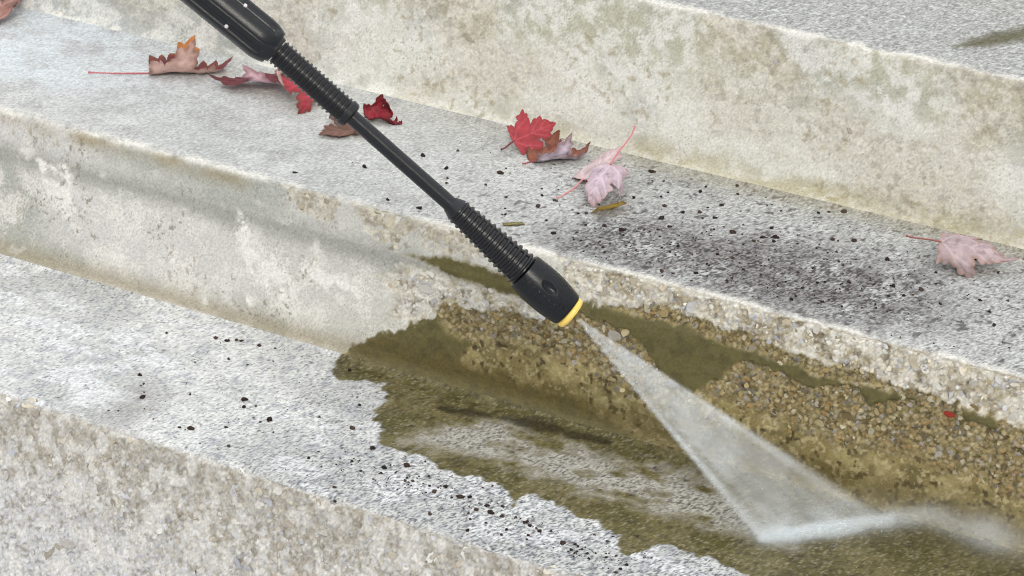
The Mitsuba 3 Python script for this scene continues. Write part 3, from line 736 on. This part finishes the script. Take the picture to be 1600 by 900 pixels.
def leaf(name, at, size, heading, bends, top, under, seed, roll=0.0, pitch=0.0, stem=None, cut=None, edge=None, wrinkle=0.03, flip=False, lift=0.0, stem_col=(150, 70, 75), centre=(0, 0.4), spots=0.3, spin=0.0, tip_left=None):
    """at: ground point (x, y) under the leaf's centre; heading: degrees in the picture's ground frame (0 = to the right, 90 = away); pitch, roll tilt the whole leaf"""
    P, tri, poly = blade(seed, cut=cut)
    vd = vein_dist(P)
    V = np.concatenate([P, np.zeros((len(P), 1))], 1)
    V[:, 2] += wrinkle * (nz(P[:, 0], P[:, 1], seed, 4.5, 3, seed) - 0.5) * 2 + 0.03 * (nz(P[:, 0], P[:, 1], seed, 14, 2, seed + 1) - 0.5) + 0.012 * np.minimum(vd, 0.06) / 0.06
    nrm_stem = None
    if stem is not None:
        L, bow, dz = stem
        t = np.linspace(0, 1, 14)
        S = np.stack([bow * np.sin(t * 2.2) * t, -t * L, dz * t ** 1.3], -1)
        S[0] = (0, 0.015, 0.0)
    for bd in bends:
        V = bend(V, *bd)
        if stem is not None: S = bend(S, *bd)
    if flip:
        V = V * [1, 1, -1]; V[:, 0] *= -1
        if stem is not None: S = S * [-1, 1, -1]
    c0 = np.array([centre[0], centre[1], 0])
    a, b = math.radians(pitch), math.radians(roll)
    sp = math.radians(spin)
    Rs = np.array([[math.cos(sp), -math.sin(sp), 0], [math.sin(sp), math.cos(sp), 0], [0, 0, 1]])
    Rp = np.array([[1, 0, 0], [0, math.cos(a), -math.sin(a)], [0, math.sin(a), math.cos(a)]])
    Rr = np.array([[math.cos(b), 0, math.sin(b)], [0, 1, 0], [-math.sin(b), 0, math.cos(b)]])
    h = math.radians(heading)
    fwd = math.cos(h) * RT2 + math.sin(h) * FH2
    side = np.array([fwd[1], -fwd[0]])
    B = np.array([[side[0], fwd[0], 0], [side[1], fwd[1], 0], [0, 0, 1]])
    M = B @ Rr @ Rp @ Rs

    def world(X):
        return (X - c0) @ M.T * size
    V = world(V)
    F = tri
    off = np.array([at[0], at[1], 0])
    g = V + off
    floor = np.array(height(g[:, 0], np.clip(g[:, 1], 0.004, T_ - 0.02)))
    need = (floor - V[:, 2])
    off[2] = np.quantile(need, 0.985) + 0.0002 + lift
    V = V + off
    low = V[:, 2] < floor + 0.0002
    inr = V[:, 1] < T_ - 0.012
    V[low & inr, 2] = floor[low & inr] + 0.0002
    over = V[:, 1] > T_ - 0.006
    V[over, 1] = T_ - 0.006
    tm = trimesh.Trimesh(V, F, process=False)
    N = np.array(tm.vertex_normals)
    th = 0.00016
    up_, dn = V + N * th, V - N * th
    n = len(V)
    e = np.sort(np.concatenate([F[:, [0, 1]], F[:, [1, 2]], F[:, [2, 0]]]), 1)
    directed = np.concatenate([F[:, [0, 1]], F[:, [1, 2]], F[:, [2, 0]]])
    uq, inv, cnt = np.unique(e, axis=0, return_inverse=True, return_counts=True)
    bd = directed[cnt[inv.ravel()] == 1]
    rim = np.concatenate([np.stack([bd[:, 1], bd[:, 0], bd[:, 0] + n], 1), np.stack([bd[:, 1], bd[:, 0] + n, bd[:, 1] + n], 1)])
    faces = np.concatenate([F, F[:, ::-1] + n, rim])
    vm = np.exp(-(vd / 0.016) ** 2)
    mot = nz(P[:, 0], P[:, 1], seed + 3, 7, 3, 2)
    fine = nz(P[:, 0], P[:, 1], seed + 5, 40, 2, 3)
    ed = np.array(shapely.distance(poly.exterior, shapely.points(P)))
    rimm = np.exp(-(ed / 0.05) ** 2) * ss(0.30, 0.55, mot)

    def paint(c, vein, dark):
        col = np.tile(lin(c), (n, 1)) * (0.50 + 0.9 * mot + 0.35 * (fine - 0.5))[:, None]
        col = mixc(col, lin(vein), vm * 0.8)
        col = mixc(col, lin(dark), rimm * 0.75)
        return mixc(col, lin((70, 40, 36)), ss(0.66, 0.74, nz(P[:, 0], P[:, 1], seed, 13, 2, 4)) * spots)
    dark = edge or (92, 52, 34)
    ct = paint(top, tuple(min(255, v + 25) for v in top), dark)
    cu = paint(under, tuple(max(0, v - 26) for v in under), dark)
    if tip_left is not None:
        far = ss(-0.34, -0.46, P[:, 0])
        ct, cu = mixc(ct, lin(tip_left), far * 0.9), mixc(cu, lin(tip_left), far * 0.9)
    if flip: ct, cu = cu, ct
    key = name
    i = 1
    while any(q.startswith(key + '__') for q in scene):
        key = f'{name}_{i:03d}'; i += 1
    put(key + '__blade', (np.concatenate([up_, dn]), faces), 'leaf_skin', smooth=True, color=np.clip(np.concatenate([ct, cu]), 0.005, 0.85))
    if stem is not None:
        S = world(S) + off
        fl = np.array(height(S[:, 0], np.clip(S[:, 1], 0.004, T_ - 0.02)))
        S[:, 2] = np.maximum(S[:, 2], fl + 0.0008)
        v, f = tube(S, np.interp(np.arange(len(S)), [0, len(S) - 2, len(S) - 1], [0.0009, 0.0008, 0.0014]))
        put(key + '__stem', (v, f), 'leaf_skin', smooth=True, color=np.tile(lin(stem_col), (len(v), 1)))
    return key


def tube(path, rad, n=8):
    path = np.asarray(path, float)
    rad = np.broadcast_to(rad, len(path))
    tg = np.gradient(path, axis=0)
    tg /= np.linalg.norm(tg, axis=1, keepdims=True) + 1e-12
    u = np.cross(tg, [0.13, 0.2, 0.97]); u /= np.linalg.norm(u, axis=1, keepdims=True) + 1e-12
    w = np.cross(tg, u)
    a = np.arange(n) * 2 * np.pi / n
    v = path[:, None] + rad[:, None, None] * (np.cos(a)[None, :, None] * u[:, None] + np.sin(a)[None, :, None] * w[:, None])
    m = len(path)
    i, j = np.meshgrid(np.arange(m - 1), np.arange(n), indexing='ij')
    q = np.stack([i * n + j, i * n + (j + 1) % n, (i + 1) * n + (j + 1) % n, (i + 1) * n + j], -1).reshape(-1, 4)
    f = np.concatenate([q[:, [0, 1, 2]], q[:, [0, 2, 3]]])
    vv = np.concatenate([v.reshape(-1, 3), path[[0, -1]]])
    c0, c1 = len(vv) - 2, len(vv) - 1
    caps = [(c0, (k + 1) % n, k) for k in range(n)] + [(c1, (m - 1) * n + k, (m - 1) * n + (k + 1) % n) for k in range(n)]
    return vv, np.concatenate([f, np.array(caps)])


PINK, LILAC, CRIMSON, MAROON, BROWN = (214, 176, 172), (216, 178, 196), (178, 36, 52), (112, 42, 54), (120, 78, 58)
G_ = 'fallen maple leaves on the middle tread'

k = leaf('maple_leaf', (-0.548, 0.203), 0.098, 6, [(0, 0.02, 4.6, 1.30), (180, 0.12, 4.5, 1.35), (180, 0.40, 11.0, 2.6), (90, 0.66, 3.2)], (104, 40, 52), (214, 178, 168), 3, roll=-6, stem=(0.72, 0.10, 0.03), stem_col=(186, 104, 108), edge=(104, 64, 46), centre=(0, 0.45), tip_left=(186, 120, 66))
tag(k, 'curled leaf with a long pink stem pointing left, pale pink outside and maroon within', 'leaf', G_)
k = leaf('maple_leaf', (-0.452, 0.206), 0.078, 176, [(180, 0.20, 5.5, 1.6), (0, 0.20, -2.6, 1.2), (90, 0.30, -1.6, 0.9), (90, 0.62, 3.5, 1.4)], (92, 38, 48), (222, 184, 196), 8, roll=6, pitch=6, edge=(84, 46, 40), spots=0.5, wrinkle=0.045)
tag(k, 'dark maroon arched leaf just left of the upper ribbed sleeve', 'leaf', G_)
k = leaf('maple_leaf', (-0.392, 0.192), 0.072, 205, [(180, 0.16, -3.5, 1.4), (0, 0.2, -2.0, 1.0), (90, 0.55, 5.0, 2.2)], (152, 48, 62), (214, 178, 170), 15, pitch=10, roll=-12)
tag(k, 'small bright red leaf partly hidden under the upper ribbed sleeve', 'leaf', G_)
k = leaf('maple_leaf', (-0.288, 0.205), 0.045, 20, [(90, 0.35, 6.0, 1.9), (0, 0.10, 6.0, 1.7), (180, 0.08, 6.5, 1.5), (40, 0.3, -8, 1.5)], (128, 30, 42), (92, 32, 38), 21, roll=18, pitch=10, stem=(0.9, -0.3, 0.0), stem_col=(70, 44, 44), wrinkle=0.10, edge=(88, 30, 32))
tag(k, 'crumpled crimson leaf beside the top of the bare tube', 'leaf', G_)
k = leaf('maple_leaf', (-0.300, 0.156), 0.062, 215, [(0, 0.12, 3.0, 1.5), (180, 0.15, 3.5, 1.6)], (104, 74, 66), (128, 98, 88), 27, pitch=5, cut=[(-0.5, 0.25), (0.5, 0.25), (0.5, 1.1), (-0.5, 1.1)])
tag(k, 'dull brown leaf lying under the top of the bare tube', 'leaf', G_)
k = leaf('maple_leaf', (-0.111, 0.222), 0.050, 90, [(0, 0.25, -1.6, 1.2), (180, 0.28, -1.4, 1.0), (90, 0.7, -1.2)], (150, 50, 58), (196, 150, 150), 33, pitch=44, roll=4, spin=-58, stem=(0.36, 0.10, 0.10), stem_col=(110, 48, 52), edge=(140, 46, 54), spots=0.15)
tag(k, 'bright red leaf with five sharp points propped up beside a curled brown one', 'leaf', G_)
k = leaf('maple_leaf', (-0.069, 0.210), 0.070, 18, [(0, 0.06, 5.2, 1.5), (180, 0.12, 4.2, 2.3), (90, 0.62, 3.0)], (128, 76, 60), (186, 172, 186), 41, roll=-8, edge=(96, 56, 38), stem=(0.2, 0.1, 0.0), wrinkle=0.06, spots=0.6)
tag(k, 'curled brown leaf with a greyish mauve underside below the red pointed leaf', 'leaf', G_)
k = leaf('maple_leaf', (0.020, 0.142), 0.064, 246, [(90, 0.48, -3.2, 1.5), (0, 0.12, -6.0, 1.9), (180, 0.15, -5.5, 1.7), (0, -0.1, -0.8)], (180, 162, 172), (96, 40, 46), 52, pitch=-14, stem=(0.74, -0.16, 0.26), stem_col=(196, 120, 124), edge=(160, 132, 132), spots=0.35, wrinkle=0.06)
tag(k, 'lilac pink leaf with a stem rising to the right, on top of a yellow scrap', 'leaf', G_)
k = leaf('maple_leaf', (-0.010, 0.190), 0.060, 40, [(0, 0.18, -3.0, 1.4), (180, 0.16, -3.2, 1.5)], (188, 168, 170), (112, 48, 52), 57, pitch=22, roll=-10, stem=(0.85, 0.15, -0.12), stem_col=(206, 142, 142), spots=0.15, edge=(176, 146, 146))
tag(k, 'narrow pale pink leaf tucked behind the lilac pink leaf, its stem to the left', 'leaf', G_)
k = leaf('leaf_scrap', (0.040, 0.112), 0.050, 30, [(0, 0.06, 3.0, 1.2)], (214, 182, 70), (206, 176, 90), 61, cut=[(-0.22, 0.2), (0.16, 0.2), (0.22, 0.9), (-0.18, 1.0)], roll=-38)
tag(k, 'yellow leaf scrap sticking out below the lilac pink leaf', 'leaf scrap')
k = leaf('maple_leaf', (0.409, 0.190), 0.070, -12, [(90, 0.35, -1.0, 1.0), (0, 0.08, -5.0, 1.45), (180, 0.12, -2.4, 1.2), (90, 0.75, 4.0, 1.2)], (164, 146, 150), (130, 92, 86), 71, wrinkle=0.06, pitch=-4, roll=10, stem=(0.48, 0.14, 0.10), stem_col=(140, 84, 78), edge=(140, 108, 92), spots=0.35, centre=(0, 0.45))
tag(k, 'dusty pink leaf lying alone at the right on the soiled tread', 'leaf', G_)
k = leaf('maple_leaf', (-0.850, 0.226), 0.085, 60, [(0, 0.10, 3.2, 1.8), (180, 0.10, 4.0, 2.2)], (150, 112, 104), (200, 168, 168), 83, roll=10, pitch=24, spots=0.9)
tag(k, 'brown leaf with a pale curled rim against the riser at the far left', 'leaf', G_)
k = leaf('leaf_scrap', (-0.023, 0.038), 0.034, 10, [(0, 0.08, 4.0, 1.2)], (104, 106, 58), (98, 98, 60), 91, cut=[(-0.12, 0.1), (0.12, 0.1), (0.1, 0.75), (-0.1, 0.7)])
tag(k, 'green leaf scrap lying near the edge of the middle tread', 'leaf scrap')

# ------------------------------------------------------------------ crumbs of soil
CRUMB_UP = [(-0.197,0.143),(-0.102,0.146),(-0.157,0.127),(-0.142,0.104),(-0.244,0.26),(-0.194,0.264),(-0.064,0.094),(-0.036,0.119),(-0.018,0.115),(-0.03,0.142),(0.046,0.166),(0.056,0.086),(0.023,0.041),(0.025,0.104),(0.039,0.078),(0.095,0.221),(0.056,0.199),(0.068,0.185),(0.082,0.166),(0.095,0.135),(0.076,0.086),(-0.1,0.112),(-0.123,0.021),(-0.025,0.092),(-0.05,0.068),(-0.042,0.055),(0.028,0.239),(0.106,0.161),(0.12,0.172),(0.203,0.148),(0.214,0.155),(0.263,0.185),(0.333,0.259),(0.172,0.167),(0.2,0.175),(0.13,0.07),(0.142,0.065),(0.142,0.082),(0.2,0.087),(0.279,0.16),(0.329,0.17),(0.172,0.144),(0.187,0.035),(0.157,0.02),(0.129,0.16),(0.139,0.167),(0.282,0.194),(0.295,0.082),(0.386,0.123),(0.363,0.067),(0.461,0.113),(0.476,0.088),(0.094,0.235),(0.121,0.254),(0.169,0.227),(0.188,0.221),(0.23,0.247),(0.223,0.237),(0.243,0.254),(0.13,0.2),(-0.231,0.082),(-0.283,0.028),(-0.157,0.125),(-0.065,0.094),(-0.163,0.022),(-0.125,0.022)]
CRUMB_LOW = [(-0.353,-0.154),(-0.236,-0.223),(-0.221,-0.154),(-0.213,-0.145),(-0.188,-0.172),(-0.183,-0.164),(-0.145,-0.13),(-0.125,-0.087),(-0.104,-0.132),(-0.082,-0.178),(-0.064,-0.158),(-0.291,-0.029),(-0.325,-0.039),(-0.318,-0.032),(-0.273,-0.025),(-0.178,-0.026),(-0.404,-0.122),(-0.39,-0.059),(-0.339,-0.041),(-0.319,-0.194),(-0.23,-0.141),(0.015,-0.177),(0.04,-0.186),(0.036,-0.2),(0.03,-0.206),(0.056,-0.201),(0.062,-0.195),(0.07,-0.19),(0.087,-0.206),(0.092,-0.195),(0.102,-0.205),(0.114,-0.204),(0.145,-0.204),(0.167,-0.202),(0.158,-0.208),(0.216,-0.22),(0.202,-0.213),(0.101,-0.245),(-0.049,-0.245),(-0.036,-0.264),(-0.063,-0.157),(-0.015,-0.169),(-0.031,-0.185),(0.055,-0.238),(0.108,-0.223),(0.138,-0.202),(0.188,-0.217),(0.256,-0.229)]
scene['soil_skin'] = {'type': 'principled', 'base_color': {'type': 'mesh_attribute', 'name': 'vertex_color'}, 'roughness': 0.9, 'specular': 0.2}
SOIL_TONES = [(44, 34, 31), (58, 46, 40), (36, 31, 33), (70, 58, 50), (50, 40, 44)]


def crumb(x, y, z, r, seed):
    q = np.random.default_rng(seed)
    v = IV * (1 + q.normal(0, 0.26, (len(IV), 1))) * r * np.array([q.uniform(0.9, 1.35), q.uniform(0.7, 1.0), q.uniform(0.55, 0.85)])
    a = q.uniform(0, 6.28)
    v = v @ np.array([[math.cos(a), -math.sin(a), 0], [math.sin(a), math.cos(a), 0], [0, 0, 1]])
    return v + [x, y, z + r * 0.4]


for pts, base, lab, grp in ((CRUMB_UP, 0.0, 'small dark crumb of soil on the middle tread', 'crumbs of soil on the middle tread'),
                            (CRUMB_LOW, -R_, 'small dark crumb of soil on the bleached lowest tread', 'crumbs of soil on the lowest tread')):
    P = np.array(pts)
    hz = height(P[:, 0], P[:, 1] + base)
    for i, ((x, y), h) in enumerate(zip(pts, hz)):
        r = float(np.random.default_rng(300 + i).lognormal(math.log(0.0018), 0.33)) * (1.3 if i < 3 else 1)
        key = put('soil_crumb', (crumb(x, y, base + h, r, 900 + i), IF), 'soil_skin', smooth=True, color=np.tile(lin(SOIL_TONES[i % 5]), (len(IV), 1)))
        tag(key, lab, 'soil crumb', grp)
q = np.random.default_rng(5)
X, S = q.uniform(-0.32, 0.60, 6000), q.uniform(0.012, 0.25, 6000)
den = ss(0.06, -0.05, sdf(POLY['SOIL'], X, S)) * 0.5 + 0.07 * ss(-0.3, 0.0, X)
on = q.random(6000) < den * 0.75
X2, S2 = q.uniform(-0.35, 0.28, 1500), q.uniform(-0.425, -0.2, 1500)
m_ = masks(X2, S2)
on2 = (q.random(1500) < 0.16) & (m_['wet'] < 0.2)
cx = q.uniform(-0.08, 0.27, 26)                       # little heaps along the edge of the lowest tread
X3 = (cx[:, None] + q.normal(0, 0.012, (26, 9))).ravel()
S3 = (np.interp(cx, [-0.08, 0.27], [-0.375, -0.395])[:, None] + q.normal(0, 0.013, (26, 9))).ravel()
ok3 = (S3 > -R_ - T_ + 0.012) & (masks(X3, S3)['wet'] < 0.2)
XX, SS_ = np.concatenate([X[on], X2[on2], X3[ok3]]), np.concatenate([S[on], S2[on2], S3[ok3]])
hz = height(XX, SS_)
vs = [crumb(x, s if s > 0 else s + R_, (0 if s > 0 else -R_) + h, np.clip(q.lognormal(math.log(0.00062), 0.5), 0.0003, 0.0019), 4000 + i) for i, (x, s, h) in enumerate(zip(XX, SS_, hz))]
put('soil_dust', (np.concatenate(vs), np.concatenate([IF + i * len(IV) for i in range(len(vs))])), 'soil_skin', smooth=True, color=np.repeat([lin(SOIL_TONES[i % 5]) for i in range(len(vs))], len(IV), 0))
tag('soil_dust', 'fine dark specks of soil scattered over the treads', 'soil', kind='stuff')

# ------------------------------------------------------------------ the jet: a flat fan of fine droplets, the line where it strikes, and the mist it throws along the step
G0 = AX['e'] + (AX['e'] - AX['r']) / np.linalg.norm(AX['e'] - AX['r']) * 0.001
LF, RF = np.array([0.3437, -0.1144, -R_ + 0.001]), np.array([0.4307, -0.0172, -R_ + 0.001])
e1 = (LF + RF) / 2 - G0
LEN = np.linalg.norm(e1); e1 /= LEN
en = np.cross(LF - G0, RF - G0); en /= np.linalg.norm(en)
e2 = np.cross(en, e1)
A0, A1, B0, B1, C0, C1 = -0.005, 0.46, -0.11, 0.30, -0.07, 0.07
na, nb, nc = 232, 205, 70
aa, bb, cc = [np.linspace(lo, hi, n, endpoint=False) + (hi - lo) / n / 2 for lo, hi, n in ((A0, A1, na), (B0, B1, nb), (C0, C1, nc))]
sgn = 1.0 if (RF - LF) @ e2 > 0 else -1.0
e2 = e2 * sgn
en = np.cross(e1, e2)
Cg, Bg, Ag = np.meshgrid(cc, bb, aa, indexing='ij')
PW = G0 + Ag[..., None] * e1 + Bg[..., None] * e2 + Cg[..., None] * en
rr = np.hypot(Ag, Bg)
th = np.arctan2(Bg, np.maximum(Ag, 1e-4))
thL, thR = [math.atan2((q - G0) @ e2, (q - G0) @ e1) for q in (LF, RF)]
sig = 0.0022 + 0.012 * rr
w_ = (th - thL) / (thR - thL)
soft = 0.020 + 0.05 * rr / LEN
fan = ss(-soft * 0.5, soft * 0.5, w_) * ss(1 + soft * 1.3, 1 - soft * 1.3, w_)
streak = 0.62 + 0.76 * ss(0.25, 0.75, meshkit.fbm(np.stack([w_ * 34, rr * 9, 0 * rr], -1), octaves=3, seed=4))
lump = 0.45 + 1.1 * meshkit.fbm(np.stack([Ag * 45, Bg * 45, Cg * 30], -1), octaves=3, seed=5)
tau = 0.78 - 0.30 * np.clip(rr / LEN, 0, 1) + 0.75 * np.exp(-((w_ - 0.03) / 0.035) ** 2) + 0.35 * np.exp(-((w_ - 0.97) / 0.04) ** 2)
dens = fan * tau * streak * lump / (sig * 2.507) * np.exp(-0.5 * (Cg / sig) ** 2) * (rr > 0.001) * (Ag > 0)
dens = dens * ss(-R_ - 0.004, -R_ + 0.001, PW[..., 2])


def seg(P, a, b):
    t = np.clip(((P - a) @ (b - a)) / ((b - a) @ (b - a)), 0, 1)
    return np.linalg.norm(P - a - t[..., None] * (b - a), axis=-1), t


zu = PW[..., 2] + R_
dline, tl = seg(PW, LF + [0, 0, 0.003], RF + [0, 0, 0.004])
rad = 0.0022 + 0.0030 * np.sin(np.pi * np.clip(tl * 0.8 + 0.1, 0, 1))
wisp = meshkit.fbm(PW * [60, 60, 90], octaves=4, seed=12)
rad = rad * (0.65 + 0.8 * wisp)
dens = dens + 900 * np.exp(-(dline / rad) ** 2) * lump * (0.35 + 0.65 * np.sin(np.pi * np.clip(tl * 0.75 + 0.12, 0, 1)))
dens = dens + 70 * np.exp(-(dline / (rad * 2.6)) ** 2) * ss(0.42, 0.62, wisp)
dens = dens + 6 * np.exp(-(dline / 0.022) ** 2) * lump
path = [RF + [0, 0, 0.004], np.array([0.470, -0.016, -R_ + 0.022]), np.array([0.520, -0.020, -R_ + 0.020]), np.array([0.575, -0.030, -R_ + 0.014]), np.array([0.66, -0.045, -R_ + 0.010])]
pl = np.zeros_like(dens)
for i, (a, b) in enumerate(zip(path[:-1], path[1:])):
    dd, t = seg(PW, np.array(a), np.array(b))
    u = (i + t) / (len(path) - 1)
    r_ = 0.006 + 0.012 * u
    pl = np.maximum(pl, (90 * (1 - u) ** 3 + 14 * (1 - u) + 5) * np.exp(-(dd / r_) ** 2) + 2.0 * np.exp(-(dd / (r_ * 2.2)) ** 2))
dens = dens + pl * (0.4 + 1.1 * meshkit.fbm(PW * [40, 70, 70], octaves=3, seed=9)) 
dens = np.clip(dens, 0, 1100)

# the cloud's closed boundary: a wedge round the fan and a chain of balls round the splash
def wedge(ra, rb):
    q = []
    for r, t in ((ra, 0.006), (rb, 0.020)):
        for an in (thL - 0.05, thR + 0.07):
            for s in (-1, 1):
                q.append(G0 + r * (math.cos(an) * e1 + math.sin(an) * e2) / math.cos(an - (thL + thR) / 2) + s * t * en)
    return m3.Manifold.hull_points(np.array(q))


body = wedge(0.0005, LEN * 1.06)
balls = [(LF, 0.034), (RF, 0.040)] + [(np.array(p), 0.042) for p in path[1:4]] + [(path[4], 0.036)]
for (p, r), (p2, r2) in zip(balls[:-1], balls[1:]):
    pts = np.concatenate([IV * r + p, IV * r2 + p2])
    body = body + m3.Manifold.hull_points(pts)
M = np.eye(4)
M[:3, 0], M[:3, 1], M[:3, 2] = e1 * (A1 - A0), e2 * (B1 - B0), en * (C1 - C0)
M[:3, 3] = G0 + A0 * e1 + B0 * e2 + C0 * en
scene['spray_air'] = {'type': 'heterogeneous', 'albedo': {'type': 'rgb', 'value': [0.96, 0.985, 0.999]},
                      'sigma_t': {'type': 'gridvolume', 'grid': mi.VolumeGrid(dens.astype(np.float32)[..., None]), 'to_world': T4(M.tolist()), 'filter_type': 'trilinear'},
                      'phase': {'type': 'hg', 'g': 0.1}}
put('water_jet__spray', body, {'type': 'null'}, interior={'type': 'ref', 'id': 'spray_air'})
tag('water_jet', 'flat fan of white water spray from the nozzle striking the wet lowest tread', 'water spray')
# drops: flying in the fan's fringe and bouncing off the line where it strikes
scene['water_drop'] = {'type': 'dielectric', 'int_ior': 1.33, 'ext_ior': 1.0}
q = np.random.default_rng(8)
vs = []
for i in range(620):
    if i < 240:
        u = q.random() ** 0.6
        an = thL + (thR - thL) * (q.normal(0.0, 0.03) if q.random() < 0.5 else q.random())
        p = G0 + LEN * u * (math.cos(an) * e1 + math.sin(an) * e2) + en * q.normal(0, 0.006)
    else:
        t = q.random() * 1.2
        p = LF + (RF - LF) * t + np.array([q.normal(0.02, 0.03), q.normal(0, 0.02), abs(q.normal(0, 0.014)) + 0.002])
    if p[1] > -0.004 or p[2] < -R_ + 0.003: continue
    vs.append(IV * np.clip(q.lognormal(math.log(0.00042), 0.4), 0.00025, 0.0012) + p)
put('water_jet__drops', (np.concatenate(vs), np.concatenate([IF + i * len(IV) for i in range(len(vs))])), 'water_drop', smooth=True)
labels['water_jet__drops'] = {'label': 'fine drops flying off the jet', 'kind': 'stuff'}
